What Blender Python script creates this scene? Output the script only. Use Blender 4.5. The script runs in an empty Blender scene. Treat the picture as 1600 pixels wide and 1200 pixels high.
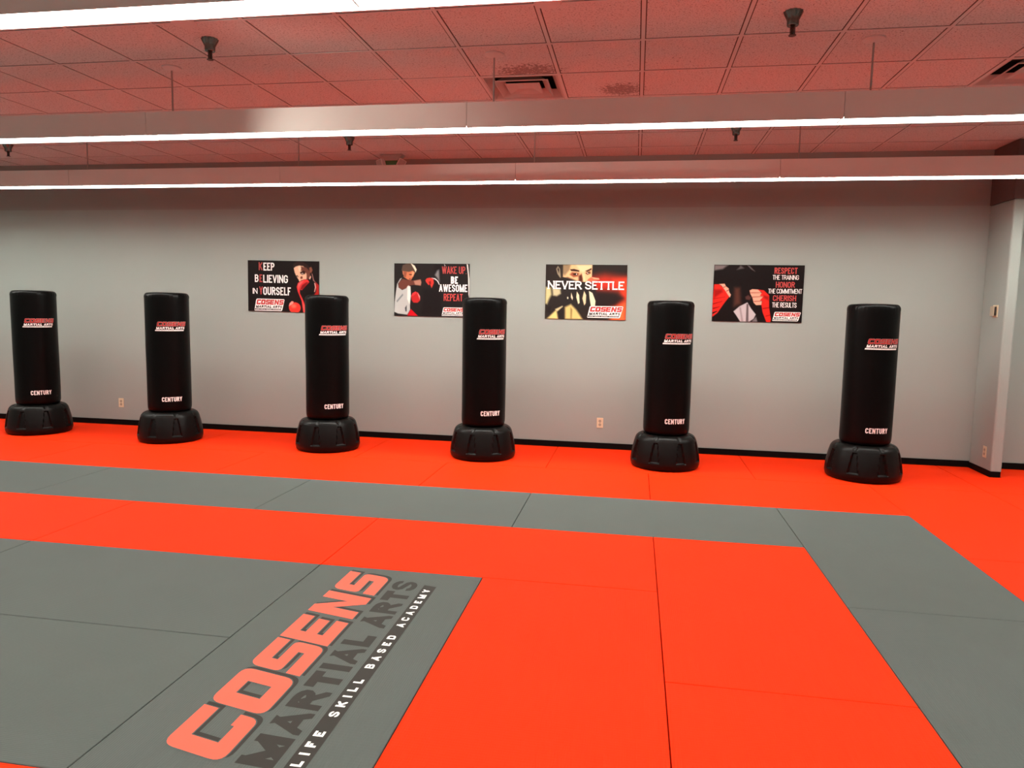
import bpy, bmesh, math, random
import numpy as np
from mathutils import Vector, Matrix

random.seed(4)
C = bpy.context.scene.collection
PI = math.pi
rad = math.radians

# ------------------------------------------------------------------ camera, world, exposure
CAM_POS = Vector((0.82257, -3.97499, 1.55558))
YAW, PITCH, ROLL, FPX = -0.16710, -0.10322, 0.018823, 1125.07


def make_camera():
    cy, sy = math.cos(YAW), math.sin(YAW)
    cp, sp = math.cos(PITCH), math.sin(PITCH)
    cr, sr = math.cos(ROLL), math.sin(ROLL)
    f = Vector((sy * cp, cy * cp, sp))
    r = Vector((cy, -sy, 0))
    u = r.cross(f)
    r2 = r * cr + u * sr
    u2 = -r * sr + u * cr
    cd = bpy.data.cameras.new('camera')
    cd.sensor_width = 36
    cd.sensor_fit = 'HORIZONTAL'
    cd.lens = FPX * 36 / 1600
    cd.clip_start = 0.05
    co = bpy.data.objects.new('camera', cd)
    C.objects.link(co)
    co.matrix_world = Matrix(((r2.x, u2.x, -f.x, CAM_POS.x), (r2.y, u2.y, -f.y, CAM_POS.y),
                              (r2.z, u2.z, -f.z, CAM_POS.z), (0, 0, 0, 1)))
    bpy.context.scene.camera = co


make_camera()
sc = bpy.context.scene
sc.view_settings.view_transform = 'Standard'
sc.view_settings.look = 'None'
sc.view_settings.gamma = 1
sc.view_settings.use_curve_mapping = False
sc.view_settings.exposure = 0.0
world = bpy.data.worlds.new('world')
sc.world = world
world.use_nodes = True
world.node_tree.nodes['Background'].inputs[0].default_value = (0.02, 0.02, 0.02, 1)
world.node_tree.nodes['Background'].inputs[1].default_value = 1.0

LAMP_STRENGTH = 24.5
LAMP_COLOUR = (1.0, 0.99, 0.90)
# ------------------------------------------------------------------ room numbers (metres, floor mats are 1 x 2)
WALL_Y = 4.164
BASE_Y = 4.152
CEIL = 3.24
X0, X1, Y0 = -10.0, 7.2, -9.0
GX, GY, TX, TY = 0.80866, 0.17438, 0.589485, 0.598148     # ceiling grid
LX0, LLEN = -0.33, 2.365                                  # a joint between lamps, lamp length
ROWS = (-1.13, 0.92, 2.91)
LZ0, LZ1, LW = 2.753, 2.916, 0.158


# ------------------------------------------------------------------ helpers
def s2l(c):
    return tuple(((v / 255) / 12.92 if v / 255 <= 0.04045 else (((v / 255) + 0.055) / 1.055) ** 2.4) for v in c)


def mat(name, col, rough=0.6, metal=0.0, spec=0.5, emit=None, estr=0.0, bump=None, vary=None):
    """col: linear rgb.  bump=(scale, strength, distance)  vary=(scale, amount)"""
    m = bpy.data.materials.new(name)
    m.use_nodes = True
    nt = m.node_tree
    b = nt.nodes['Principled BSDF']
    b.inputs['Base Color'].default_value = (*col, 1)
    b.inputs['Roughness'].default_value = rough
    b.inputs['Metallic'].default_value = metal
    b.inputs['Specular IOR Level'].default_value = spec
    tc = nt.nodes.new('ShaderNodeTexCoord')
    if emit:
        b.inputs['Emission Color'].default_value = (*emit, 1)
        b.inputs['Emission Strength'].default_value = estr
    n = nt.nodes.new('ShaderNodeTexNoise')
    sc_, am = vary if vary else (6.0, 0.04)
    n.inputs['Scale'].default_value = sc_
    n.inputs['Detail'].default_value = 4
    nt.links.new(tc.outputs['Object'], n.inputs['Vector'])
    mx = nt.nodes.new('ShaderNodeMix')
    mx.data_type = 'RGBA'
    mx.inputs[6].default_value = (*[max(0, v * (1 - am)) for v in col], 1)
    mx.inputs[7].default_value = (*[min(1, v * (1 + am)) for v in col], 1)
    nt.links.new(n.outputs['Fac'], mx.inputs[0])
    nt.links.new(mx.outputs[2], b.inputs['Base Color'])
    if bump:
        n2 = nt.nodes.new('ShaderNodeTexNoise')
        n2.inputs['Scale'].default_value = bump[0]
        n2.inputs['Detail'].default_value = 3
        nt.links.new(tc.outputs['Object'], n2.inputs['Vector'])
        bp = nt.nodes.new('ShaderNodeBump')
        bp.inputs['Strength'].default_value = bump[1]
        bp.inputs['Distance'].default_value = bump[2]
        nt.links.new(n2.outputs['Fac'], bp.inputs['Height'])
        nt.links.new(bp.outputs['Normal'], b.inputs['Normal'])
    return m


def mat_tatami(name, col):
    """vinyl practice mat with fine woven ribs"""
    m = mat(name, col, rough=0.66, spec=0.06, vary=(3.0, 0.05))
    nt = m.node_tree
    b = nt.nodes['Principled BSDF']
    tc = nt.nodes.new('ShaderNodeTexCoord')
    w = nt.nodes.new('ShaderNodeTexWave')
    w.wave_type = 'BANDS'
    w.bands_direction = 'X'
    w.inputs['Scale'].default_value = 33
    w.inputs['Distortion'].default_value = 0.0
    nt.links.new(tc.outputs['Object'], w.inputs['Vector'])
    w2 = nt.nodes.new('ShaderNodeTexWave')
    w2.wave_type = 'BANDS'
    w2.bands_direction = 'Y'
    w2.inputs['Scale'].default_value = 20
    w2.inputs['Distortion'].default_value = 0.6
    nt.links.new(tc.outputs['Object'], w2.inputs['Vector'])
    ad = nt.nodes.new('ShaderNodeMath')
    ad.operation = 'MULTIPLY_ADD'
    nt.links.new(w2.outputs['Fac'], ad.inputs[0])
    ad.inputs[1].default_value = 0.25
    nt.links.new(w.outputs['Fac'], ad.inputs[2])
    bp = nt.nodes.new('ShaderNodeBump')
    bp.inputs['Strength'].default_value = 0.45
    bp.inputs['Distance'].default_value = 0.0015
    nt.links.new(ad.outputs[0], bp.inputs['Height'])
    nt.links.new(bp.outputs['Normal'], b.inputs['Normal'])
    return m


def mat_ceiling():
    m = bpy.data.materials.new('ceiling_tile')
    m.use_nodes = True
    nt = m.node_tree
    N = nt.nodes.new
    L = nt.links.new
    b = nt.nodes['Principled BSDF']
    b.inputs['Roughness'].default_value = 0.9
    b.inputs['Specular IOR Level'].default_value = 0.1
    tc = N('ShaderNodeTexCoord')
    sep = N('ShaderNodeSeparateXYZ')
    L(tc.outputs['Object'], sep.inputs[0])

    def math_(op, a, c=None, d=None):
        n = N('ShaderNodeMath')
        n.operation = op
        for i, v in enumerate((a, c, d)):
            if v is None:
                continue
            if isinstance(v, (int, float)):
                n.inputs[i].default_value = v
            else:
                L(v, n.inputs[i])
        return n.outputs[0]

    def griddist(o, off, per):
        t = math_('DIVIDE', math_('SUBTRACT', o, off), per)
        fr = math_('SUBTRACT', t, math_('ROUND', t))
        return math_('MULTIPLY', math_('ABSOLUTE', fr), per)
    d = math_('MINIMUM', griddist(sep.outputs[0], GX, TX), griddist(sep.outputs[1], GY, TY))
    line = math_('LESS_THAN', d, 0.0185)            # shadow gap beside the T bars, painted into the tile colour
    # fissures
    v = N('ShaderNodeTexNoise')
    v.inputs['Scale'].default_value = 95
    v.inputs['Detail'].default_value = 5
    v.inputs['Roughness'].default_value = 0.65
    L(tc.outputs['Object'], v.inputs['Vector'])
    r = N('ShaderNodeValToRGB')
    r.color_ramp.elements[0].position = 0.36
    r.color_ramp.elements[0].color = (0.30, 0.305, 0.30, 1)
    r.color_ramp.elements[1].position = 0.47
    r.color_ramp.elements[1].color = (0.61, 0.62, 0.615, 1)
    L(v.outputs['Fac'], r.inputs[0])

    # dust stains beside the air diffusers
    def stain(cx, cy, rx, ry):
        dx = math_('DIVIDE', math_('SUBTRACT', sep.outputs[0], cx), rx)
        dy = math_('DIVIDE', math_('SUBTRACT', sep.outputs[1], cy), ry)
        q = math_('ADD', math_('MULTIPLY', dx, dx), math_('MULTIPLY', dy, dy))
        return math_('MAXIMUM', math_('SUBTRACT', 1.0, q), 0.0)
    st = math_('MAXIMUM', stain(0.02, 1.30, 0.30, 0.22), stain(0.66, 1.78, 0.22, 0.20))
    n3 = N('ShaderNodeTexNoise')
    n3.inputs['Scale'].default_value = 60
    n3.inputs['Detail'].default_value = 2
    L(tc.outputs['Object'], n3.inputs['Vector'])
    sp = math_('GREATER_THAN', math_('MULTIPLY_ADD', st, 0.34, n3.outputs['Fac']), 0.70)
    mx0 = N('ShaderNodeMix')
    mx0.data_type = 'RGBA'
    L(math_('MULTIPLY', sp, 0.75), mx0.inputs[0])
    L(r.outputs[0], mx0.inputs[6])
    mx0.inputs[7].default_value = (0.2, 0.17, 0.16, 1)
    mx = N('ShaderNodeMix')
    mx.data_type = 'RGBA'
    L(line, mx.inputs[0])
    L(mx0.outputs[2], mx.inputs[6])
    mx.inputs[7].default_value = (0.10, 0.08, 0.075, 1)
    L(mx.outputs[2], b.inputs['Base Color'])
    bp = N('ShaderNodeBump')
    bp.inputs['Strength'].default_value = 0.4
    bp.inputs['Distance'].default_value = 0.003
    L(v.outputs['Fac'], bp.inputs['Height'])
    L(bp.outputs['Normal'], b.inputs['Normal'])
    return m


def mat_print():
    """poster print: ink colours stored on the print itself"""
    m = bpy.data.materials.new('poster_print')
    m.use_nodes = True
    nt = m.node_tree
    b = nt.nodes['Principled BSDF']
    b.inputs['Roughness'].default_value = 0.45
    b.inputs['Specular IOR Level'].default_value = 0.12
    a = nt.nodes.new('ShaderNodeVertexColor')
    a.layer_name = 'ink'
    nt.links.new(a.outputs['Color'], b.inputs['Base Color'])
    return m


M = dict(
    orange=mat_tatami('orange_mat_vinyl', (0.86, 0.031, 0.003)),
    grey=mat_tatami('grey_mat_vinyl', (0.098, 0.112, 0.105)),
    floor=mat('grey_floor_vinyl', (0.20, 0.20, 0.19), 0.6, spec=0.3, vary=(2.0, 0.08)),
    under=mat('subfloor', (0.05, 0.045, 0.04), 0.9),
    wall=mat('grey_wall_paint', (0.300, 0.342, 0.320), 0.7, spec=0.25, bump=(140, 0.15, 0.002), vary=(1.2, 0.025)),
    band=mat('dark_upper_wall_paint', (0.272, 0.285, 0.267), 0.75, spec=0.2, vary=(1.2, 0.03)),
    dark=mat('dark_wall_paint', (0.12, 0.10, 0.095), 0.8, spec=0.2),
    base=mat('black_baseboard', (0.003, 0.003, 0.003), 0.55, spec=0.08),
    tbar=mat('ceiling_tbar', (0.57, 0.58, 0.57), 0.6),
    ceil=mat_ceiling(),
    lamp=mat('white_lamp_enamel', (0.72, 0.69, 0.66), 0.38, spec=0.35),
    rod=mat('painted_rod', (0.36, 0.34, 0.32), 0.5),
    lens=mat('lit_lens', (0.9, 0.9, 0.9), 0.5, emit=LAMP_COLOUR, estr=LAMP_STRENGTH),
    lens_dim=mat('lit_lens_dim', (0.9, 0.9, 0.9), 0.5, emit=LAMP_COLOUR, estr=LAMP_STRENGTH * .72),
    lens_wall=mat('lit_lens_by_wall', (0.9, 0.9, 0.9), 0.5, emit=LAMP_COLOUR, estr=LAMP_STRENGTH * 1.8),
    lens_strong=mat('lit_lens_strong', (0.9, 0.9, 0.9), 0.5, emit=LAMP_COLOUR, estr=LAMP_STRENGTH * 3.0),
    vinyl=mat('black_bag_vinyl', (0.0018, 0.0016, 0.0016), 0.34, spec=0.10, bump=(60, 0.12, 0.002)),
    plastic=mat('black_base_plastic', (0.0035, 0.003, 0.0028), 0.34, spec=0.15, bump=(220, 0.2, 0.0008)),
    white=mat('white_ink', (0.88, 0.88, 0.86), 0.5),
    red=mat('red_ink', (0.52, 0.026, 0.024), 0.5),
    textred=mat('poster_text_red_ink', (0.44, 0.042, 0.038), 0.5),
    bagred=mat('bag_red_ink', (0.40, 0.015, 0.012), 0.5),
    dred=mat('dark_red_ink', (0.36, 0.035, 0.033), 0.5),
    greyink=mat('grey_ink', (0.35, 0.35, 0.34), 0.5),
    black=mat('black_ink', (0.012, 0.011, 0.011), 0.5),
    matred=mat('salmon_mat_print', (0.90, 0.120, 0.075), 0.6, spec=0.2),
    matdark=mat('charcoal_mat_print', (0.031, 0.028, 0.024), 0.65, spec=0.2),
    board=mat('poster_board', (0.02, 0.018, 0.018), 0.5),
    ink=mat_print(),
    ivory=mat('ivory_plastic', (0.66, 0.58, 0.40), 0.4),
    tan=mat('tan_plastic', (0.40, 0.34, 0.25), 0.5),
    slot=mat('dark_slot', (0.02, 0.018, 0.015), 0.7),
    chrome=mat('dull_chrome', (0.20, 0.165, 0.15), 0.25, metal=1.0),
    bronze=mat('dark_bronze', (0.06, 0.05, 0.045), 0.35, metal=0.8),
    vent=mat('white_vent_metal', (0.44, 0.42, 0.40), 0.5),
    ventdark=mat('dark_duct', (0.02, 0.018, 0.018), 0.8),
    green=mat('green_sign_lens', (0.05, 0.22, 0.09), 0.4),
)


def new_obj(name, bm, m, parent=None, smooth=False, bevel=None):
    me = bpy.data.meshes.new(name)
    bmesh.ops.recalc_face_normals(bm, faces=bm.faces[:])
    bm.to_mesh(me)
    bm.free()
    for mm in (m if isinstance(m, (list, tuple)) else [m]):
        me.materials.append(mm)
    o = bpy.data.objects.new(name, me)
    C.objects.link(o)
    if parent:
        o.parent = parent
    if smooth:
        for p in me.polygons:
            p.use_smooth = True
        me.set_sharp_from_angle(angle=rad(smooth if smooth is not True else 40))
    if bevel:
        b = o.modifiers.new('bevel', 'BEVEL')
        b.width = bevel
        b.segments = 2
        b.limit_method = 'ANGLE'
    return o


def thing(name, label, cat, loc=(0, 0, 0), rz=0.0, group=None):
    o = bpy.data.objects.new(name, None)
    C.objects.link(o)
    o.empty_display_size = 0.1
    o.location = loc
    o.rotation_euler = (0, 0, rz)
    o['label'] = label
    o['category'] = cat
    if group:
        o['group'] = group
    return o


def tag(o, label, cat, group=None):
    o['label'] = label
    o['category'] = cat
    if group:
        o['group'] = group
    return o


def struct(name, bm, m, parent=None, label=None, **k):
    o = new_obj(name, bm, m, parent, **k)
    if parent is None:
        o['kind'] = 'structure'
        if label:
            o['label'] = label
    return o


def box(bm, x0, x1, y0, y1, z0, z1):
    v = [bm.verts.new((x, y, z)) for z in (z0, z1) for y in (y0, y1) for x in (x0, x1)]
    for f in ((0, 2, 3, 1), (4, 5, 7, 6), (0, 1, 5, 4), (2, 6, 7, 3), (0, 4, 6, 2), (1, 3, 7, 5)):
        bm.faces.new([v[i] for i in f])
    return bm


def boxes(*bs):
    bm = bmesh.new()
    for b in bs:
        box(bm, *b)
    return bm


def prism(bm, pts, z0, z1):
    a = [bm.verts.new((x, y, z0)) for x, y in pts]
    b = [bm.verts.new((x, y, z1)) for x, y in pts]
    n = len(pts)
    bm.faces.new(a[::-1])
    bm.faces.new(b)
    for i in range(n):
        bm.faces.new((a[i], a[(i + 1) % n], b[(i + 1) % n], b[i]))
    return bm


def lathe(bm, prof, seg=48, c=(0, 0, 0), rfun=None, cap=True):
    rings = []
    for r, z in prof:
        ring = []
        for i in range(seg):
            a = 2 * PI * i / seg
            rr = rfun(r, z, a) if rfun else r
            ring.append(bm.verts.new((c[0] + rr * math.cos(a), c[1] + rr * math.sin(a), c[2] + z)))
        rings.append(ring)
    for k in range(len(rings) - 1):
        for i in range(seg):
            j = (i + 1) % seg
            bm.faces.new((rings[k][i], rings[k][j], rings[k + 1][j], rings[k + 1][i]))
    if cap:
        bm.faces.new(rings[0][::-1])
        bm.faces.new(rings[-1])
    return bm


# ------------------------------------------------------------------ lettering: a small stroke alphabet
def arc(cx, cy, rx, ry, a0, a1, n=7):
    return [(cx + rx * math.cos(rad(a0 + (a1 - a0) * i / n)), cy + ry * math.sin(rad(a0 + (a1 - a0) * i / n)))
            for i in range(n + 1)]


RX, RY = 0.5, 0.24
_O = arc(.5, 1 - RY, RX, RY, 0, 180) + arc(.5, RY, RX, RY, 180, 360)
GLYPH = {
    'A': (1.05, [[(0, 0), (.5, 1)], [(.5, 1), (1, 0)], [(.2, .27), (.8, .27)]]),
    'B': (1.0, [[(0, 0), (0, 1)], [(0, 1)] + arc(.5, .765, .45, .235, 90, -90) + [(0, .53)],
                [(0, .53)] + arc(.5, .265, .5, .265, 90, -90) + [(0, 0)]]),
    'C': (1.0, [[(1, .71)] + arc(.5, 1 - RY, RX, RY, 0, 180) + arc(.5, RY, RX, RY, 180, 360) + [(1, .29)]]),
    'D': (1.0, [[(0, 0), (0, 1)], [(0, 1)] + arc(.5, 1 - RY, .5, RY, 90, 0) + arc(.5, RY, .5, RY, 0, -90) + [(0, 0)]]),
    'E': (.86, [[(1, 1), (0, 1), (0, 0), (1, 0)], [(0, .52), (.85, .52)]]),
    'F': (.84, [[(1, 1), (0, 1), (0, 0)], [(0, .5), (.85, .5)]]),
    'G': (1.0, [[(1, .72)] + arc(.5, 1 - RY, RX, RY, 0, 180) + arc(.5, RY, RX, RY, 180, 360) + [(1, .46), (.55, .46)]]),
    'H': (1.0, [[(0, 0), (0, 1)], [(1, 0), (1, 1)], [(0, .52), (1, .52)]]),
    'I': (0.0, [[(.5, 0), (.5, 1)]]),
    'K': (1.0, [[(0, 0), (0, 1)], [(0, .38), (1, 1)], [(.32, .58), (1, 0)]]),
    'L': (.82, [[(0, 1), (0, 0), (1, 0)]]),
    'M': (1.3, [[(0, 0), (0, 1)], [(0, 1), (.5, .12)], [(.5, .12), (1, 1)], [(1, 1), (1, 0)]]),
    'N': (1.05, [[(0, 0), (0, 1)], [(0, 1), (1, 0)], [(1, 0), (1, 1)]]),
    'O': (1.0, [_O + [_O[0]]]),
    'P': (.96, [[(0, 0), (0, 1)], [(0, 1)] + arc(.5, .74, .5, .26, 90, -90) + [(0, .48)]]),
    'R': (1.0, [[(0, 0), (0, 1)], [(0, 1)] + arc(.5, .75, .48, .25, 90, -90) + [(0, .5)], [(.5, .5), (1, 0)]]),
    'S': (.96, [[(1, .72)] + arc(.5, 1 - RY, .5, RY, 0, 180) + [(0, .72), (.12, .6), (.88, .4), (1, .28)]
                + arc(.5, RY, .5, RY, 0, -180) + [(0, .28)]]),
    'T': (.95, [[(0, 1), (1, 1)], [(.5, 0), (.5, 1)]]),
    'U': (1.0, [[(0, 1)] + arc(.5, RY, RX, RY, 180, 360) + [(1, 1)]]),
    'V': (1.02, [[(0, 1), (.5, 0)], [(.5, 0), (1, 1)]]),
    'W': (1.5, [[(0, 1), (.25, 0)], [(.25, 0), (.5, .95)], [(.5, .95), (.75, 0)], [(.75, 0), (1, 1)]]),
    'Y': (1.0, [[(0, 1), (.5, .45)], [(1, 1), (.5, .45)], [(.5, .45), (.5, 0)]]),
    '.': (0.0, [[(.5, 0), (.5, .001)]]),
}


def clip(poly, x0, x1, y0, y1):
    for ax, lim, sg in ((0, x0, 1), (0, x1, -1), (1, y0, 1), (1, y1, -1)):
        out = []
        for i in range(len(poly)):
            a, b = poly[i - 1], poly[i]
            da, db = sg * (a[ax] - lim), sg * (b[ax] - lim)
            if (da < 0) != (db < 0):
                t = da / (da - db)
                out.append((a[0] + t * (b[0] - a[0]), a[1] + t * (b[1] - a[1])))
            if db >= 0:
                out.append(b)
        poly = out
        if len(poly) < 3:
            return []
    return poly


def ribbon(pts, sw, lim=None):
    """convex quads along a polyline with mitred joins"""
    P = [np.array(p, float) for p in pts]
    Q = [P[0]]
    for p in P[1:]:
        if np.linalg.norm(p - Q[-1]) > 1e-6:
            Q.append(p)
    if len(Q) < 2:
        return []
    closed = np.linalg.norm(Q[0] - Q[-1]) < 1e-6
    if closed:
        Q = Q[:-1]
    n = len(Q)
    h = sw / 2
    if not closed:
        for e, i in ((0, 1), (-1, -2)):
            d = Q[e] - Q[i]
            d = d / np.linalg.norm(d)
            diag = min(abs(d[0]), abs(d[1])) > 0.08
            ax = 0 if abs(d[0]) > abs(d[1]) else 1
            reach = Q[e][ax] + (h if d[ax] > 0 else -h)
            if diag:
                Q[e] = Q[e] + d * sw * 1.1
            elif lim is None or min(abs(reach - v) for v in lim[ax]) < 1e-4:
                Q[e] = Q[e] + d * h
    nor = []
    for i in range(n):
        ds = []
        for a, b in ((i - 1, i), (i, i + 1)):
            if not closed and (a < 0 or b >= n):
                continue
            d = Q[b % n] - Q[a % n]
            ds.append(d / np.linalg.norm(d))
        nn = [np.array((-d[1], d[0])) for d in ds]
        if len(nn) == 1:
            nor.append(nn[0] * h)
        else:
            m = nn[0] + nn[1]
            l2 = m @ m
            if l2 < 0.2:
                nor.append(nn[0] * h)
            else:
                nor.append(m * (2 * h / l2))
    quads = []
    for i in range(n if closed else n - 1):
        j = (i + 1) % n
        quads.append([tuple(Q[i] + nor[i]), tuple(Q[j] + nor[j]), tuple(Q[j] - nor[j]), tuple(Q[i] - nor[i])])
    return quads


def text_polys(txt, height, width, stroke, gap=None, space=0.55, slab=0.0, shear=0.0, grow=0.0):
    """convex polygons (s,t) of a line of capitals fitted into width x height, baseline t=0"""
    gap = 0.5 * stroke if gap is None else gap
    adv = []
    for ch in txt:
        adv.append(space if ch == ' ' else GLYPH[ch][0])
    fixed = sum(stroke if ch in 'I.' else 0 for ch in txt) + gap * (len(txt) - 1)
    unit = (width - fixed) / max(1e-6, sum(adv))
    out = []
    x = 0.0
    for ch, a in zip(txt, adv):
        if ch == ' ':
            x += unit * space + gap
            continue
        w = stroke if ch in 'I.' else unit * a
        sk = min(stroke, height * (.23 if ch in 'BGS' else .26)) if ch in 'BEGSCRPAD' else stroke
        for st in GLYPH[ch][1]:
            pts = [(x + sk / 2 + px * (w - sk), sk / 2 + py * (height - sk)) for px, py in st]
            for q in ribbon(pts, sk + 2 * grow, ((x - grow, x + w + grow), (-grow, height + grow))):
                q = clip(q, x - grow, x + w + grow, -grow, height + grow)
                if q:
                    out.append(q)
            if slab > 0:
                ends = [(p, st) for p in (st[0], st[-1])] if st[0] != st[-1] else []
                for (ex, ey), _ in ends:
                    if ey in (0, 1) and ch not in 'SCEL' or (ch in 'EL' and (ex, ey) in ((0, 1),)):
                        cx = x + stroke / 2 + ex * (w - stroke)
                        y0 = 0 if ey == 0 else height - stroke * 0.75
                        out.append([(cx - slab, y0), (cx + slab, y0), (cx + slab, y0 + stroke * .75), (cx - slab, y0 + stroke * .75)])
        x += w + gap
    if shear:
        out = [[(px + shear * py, py) for px, py in q] for q in out]
    return out


def round_poly(pts, radii, n=5):
    out = []
    N = len(pts)
    for i in range(N):
        r = radii.get(i, 0)
        p = Vector(pts[i])
        if not r:
            out.append(tuple(p))
            continue
        a = (Vector(pts[i - 1]) - p).normalized()
        b = (Vector(pts[(i + 1) % N]) - p).normalized()
        p0, p1 = p + a * r, p + b * r
        for k in range(n + 1):
            t = k / n
            out.append(tuple(p0 * (1 - t) ** 2 + p * 2 * t * (1 - t) + p1 * t * t))
    return out


BW, BT = .33, .27        # bar widths of the heavy italic letters
BIG = {
    'C': [round_poly([(1, 1), (0, 1), (0, 0), (1, 0), (1, .33), (.72, .33), (.72, BT), (BW, BT), (BW, .73), (1, .73)],
                     {1: .2, 2: .2, 3: .16})],
    'S': [round_poly([(1, 1), (0, 1), (0, .39), (.68, .39), (.68, BT), (0, BT), (0, 0), (1, 0), (1, .61), (.32, .61),
                      (.32, .73), (1, .73)], {1: .2, 2: .14, 7: .2, 8: .14})],
    'E': [[(0, 0), (0, 1), (1, 1), (1, .74), (.34, .74), (.34, .62), (.94, .62), (.94, .38), (.34, .38), (.34, .26),
           (1, .26), (1, 0)]],
    'N': [[(0, 0), (0, 1), (.30, 1), (.68, .42), (.68, 1), (1, 1), (1, 0), (.70, 0), (.32, .58), (.32, 0)]],
    'O': [round_poly([(0, 0), (0, 1), (1, 1), (1, 0)], {0: .2, 1: .2, 2: .2, 3: .2}),
          [(.33, .28), (.33, .72), (.67, .72), (.67, .28)]],
}
SHEAR = 0.22


def fill(polys, grow=0.0):
    """triangulated fill of outlines with holes; grow fattens them.  -> list of convex polygons"""
    cu = bpy.data.curves.new('tmp', 'CURVE')
    cu.dimensions = '2D'
    cu.fill_mode = 'BOTH'
    cu.offset = grow
    for p in polys:
        s = cu.splines.new('POLY')
        s.points.add(len(p) - 1)
        for k, (x, y) in enumerate(p):
            s.points[k].co = (x, y, 0, 1)
        s.use_cyclic_u = True
    o = bpy.data.objects.new('tmp', cu)
    C.objects.link(o)
    me = bpy.data.meshes.new_from_object(o)
    out = [[(me.vertices[i].co.x, me.vertices[i].co.y) for i in f.vertices] for f in me.polygons]
    bpy.data.objects.remove(o)
    bpy.data.curves.remove(cu)
    bpy.data.meshes.remove(me)
    return out


def area2(p):
    return sum(p[i - 1][0] * p[i][1] - p[i][0] * p[i - 1][1] for i in range(len(p)))


# the academy's logo, in its own units: 1.79 wide, COSENS letters .265 high with their foot at t = 0
CO_S0 = [0.0, .290, .590, .868, 1.165, 1.470]
CO_W = [.262, .272, .262, .250, .265, .262]


def cosens(grow=0.0, ds=0.0, dt=0.0):
    out = []
    for ch, s0, w in zip('COSENS', CO_S0, CO_W):
        polys = [[(s0 + px * w + SHEAR * py * .265 + ds, py * .265 + dt) for px, py in p] for p in BIG[ch]]
        # outlines run clockwise outside, holes the other way, so that 'offset' fattens evenly
        polys = [p if (area2(p) > 0) == (k == 0) else p[::-1] for k, p in enumerate(polys)]
        out += fill(polys, grow)
    return out


def logo_layers(kind):
    """[(material, polygons, layer)]"""
    ma = lambda g=0.0: [[(px, py + -.188) for px, py in q] for q in text_polys('MARTIAL ARTS', .142, 1.70, .046, gap=.022, space=.35, grow=g)]
    strip = [[(-.055 + (0), -.295), (1.66, -.295), (1.675, -.222), (-.04, -.222)]]
    small = [[(px + .03, py - .277) for px, py in q] for q in text_polys('LIFE SKILL BASED ACADEMY', .040, 1.58, .0115, gap=.034, space=.75)]
    if kind == 'mat':
        return [(M['matdark'], cosens(.006, .016, -.012), 0), (M['grey'], cosens(.004), 1), (M['matred'], cosens(-.001), 2),
                (M['matdark'], [[(a + SHEAR * .3 * (b + .188), b) for a, b in q] for q in ma()], 0),
                (M['matdark'], strip, 0), (M['white'], small, 1)]
    sh = lambda qs: [[(a + SHEAR * b, b) for a, b in q] for q in qs]
    if kind == 'poster':
        back = [[(-.12, -.335), (1.70, -.335), (1.76, -.19), (1.83, .30), (.03, .30)]]
        back = [round_poly([(-.14, -.34), (1.66, -.34), (1.84, .31), (.00, .31)], {0: .05, 1: .08, 2: .08, 3: .08})]
        return [(M['white'], back, 0), (M['red'], cosens(.004), 1), (M['black'], sh(ma()), 1), (M['black'], sh(strip), 1),
                (M['white'], sh(small), 2)]
    return [(M['white'], cosens(.0045), 0), (M['bagred'], cosens(), 1), (M['white'], sh(ma(.001)), 0), (M['white'], sh(strip), 0),
            (M['greyink'], sh(small), 1)]


def flat_mesh(layers, place, step=0.0004, maxlen=None):
    """layers [(material, polys, level)] -> bmesh + materials; place(s,t,h) gives the 3D point"""
    bm = bmesh.new()
    mats = []
    for m, polys, lv in layers:
        if m not in mats:
            mats.append(m)
        mi = mats.index(m)
        for kq, q in enumerate(polys):
            if abs(area2(q)) < 1e-9:
                continue
            pieces = [q]
            if maxlen:
                pieces = []
                s0 = min(p[0] for p in q)
                s1 = max(p[0] for p in q)
                t0, t1 = min(p[1] for p in q) - 1, max(p[1] for p in q) + 1
                k0, k1 = math.floor(s0 / maxlen), math.ceil(s1 / maxlen)
                for k in range(k0, max(k1, k0 + 1)):
                    c = clip(q, k * maxlen, (k + 1) * maxlen, t0, t1)
                    if len(c) > 2 and abs(area2(c)) > 1e-10:
                        pieces.append(c)
            for c in pieces:
                if area2(c) < 0:
                    c = c[::-1]
                vs = [bm.verts.new(place(s, t, step * (lv + 1) + (kq % 20) * 8e-6)) for s, t in c]
                try:
                    f = bm.faces.new(vs)
                    f.material_index = mi
                except ValueError:
                    pass
    return bm, mats


def raw_obj(name, bm, mats, parent):
    me = bpy.data.meshes.new(name)
    bm.to_mesh(me)
    bm.free()
    for m in mats:
        me.materials.append(m)
    o = bpy.data.objects.new(name, me)
    C.objects.link(o)
    o.parent = parent
    return o


# ------------------------------------------------------------------ the room
T = 0.15
struct('floor', boxes((X0, X1, Y0, WALL_Y + T, -.20, -.045)), M['floor'])
bm = bmesh.new()
holes = [(-2, 2), (4, 2)]            # grid cells that hold a diffuser
xs = [X0] + [GX + TX * k for k in range(-18, 11)] + [X1]
ys = [Y0] + [GY + TY * k for k in range(-15, 7)] + [WALL_Y + T]
hx = [(GX + TX * c, GY + TY * r) for c, r in holes]
for i in range(len(xs) - 1):
    for j in range(len(ys) - 1):
        if any(abs(xs[i] - a) < .01 and abs(ys[j] - b) < .01 for a, b in hx):
            continue
        box(bm, xs[i], xs[i + 1], ys[j], ys[j + 1], CEIL + .003, CEIL + .02)
bmesh.ops.remove_doubles(bm, verts=bm.verts[:], dist=1e-5)
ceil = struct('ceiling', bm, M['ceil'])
bm = bmesh.new()
for x in xs[1:-1]:
    box(bm, x - .0115, x + .0115, Y0, WALL_Y, CEIL - .0005, CEIL + .0035)
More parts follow.
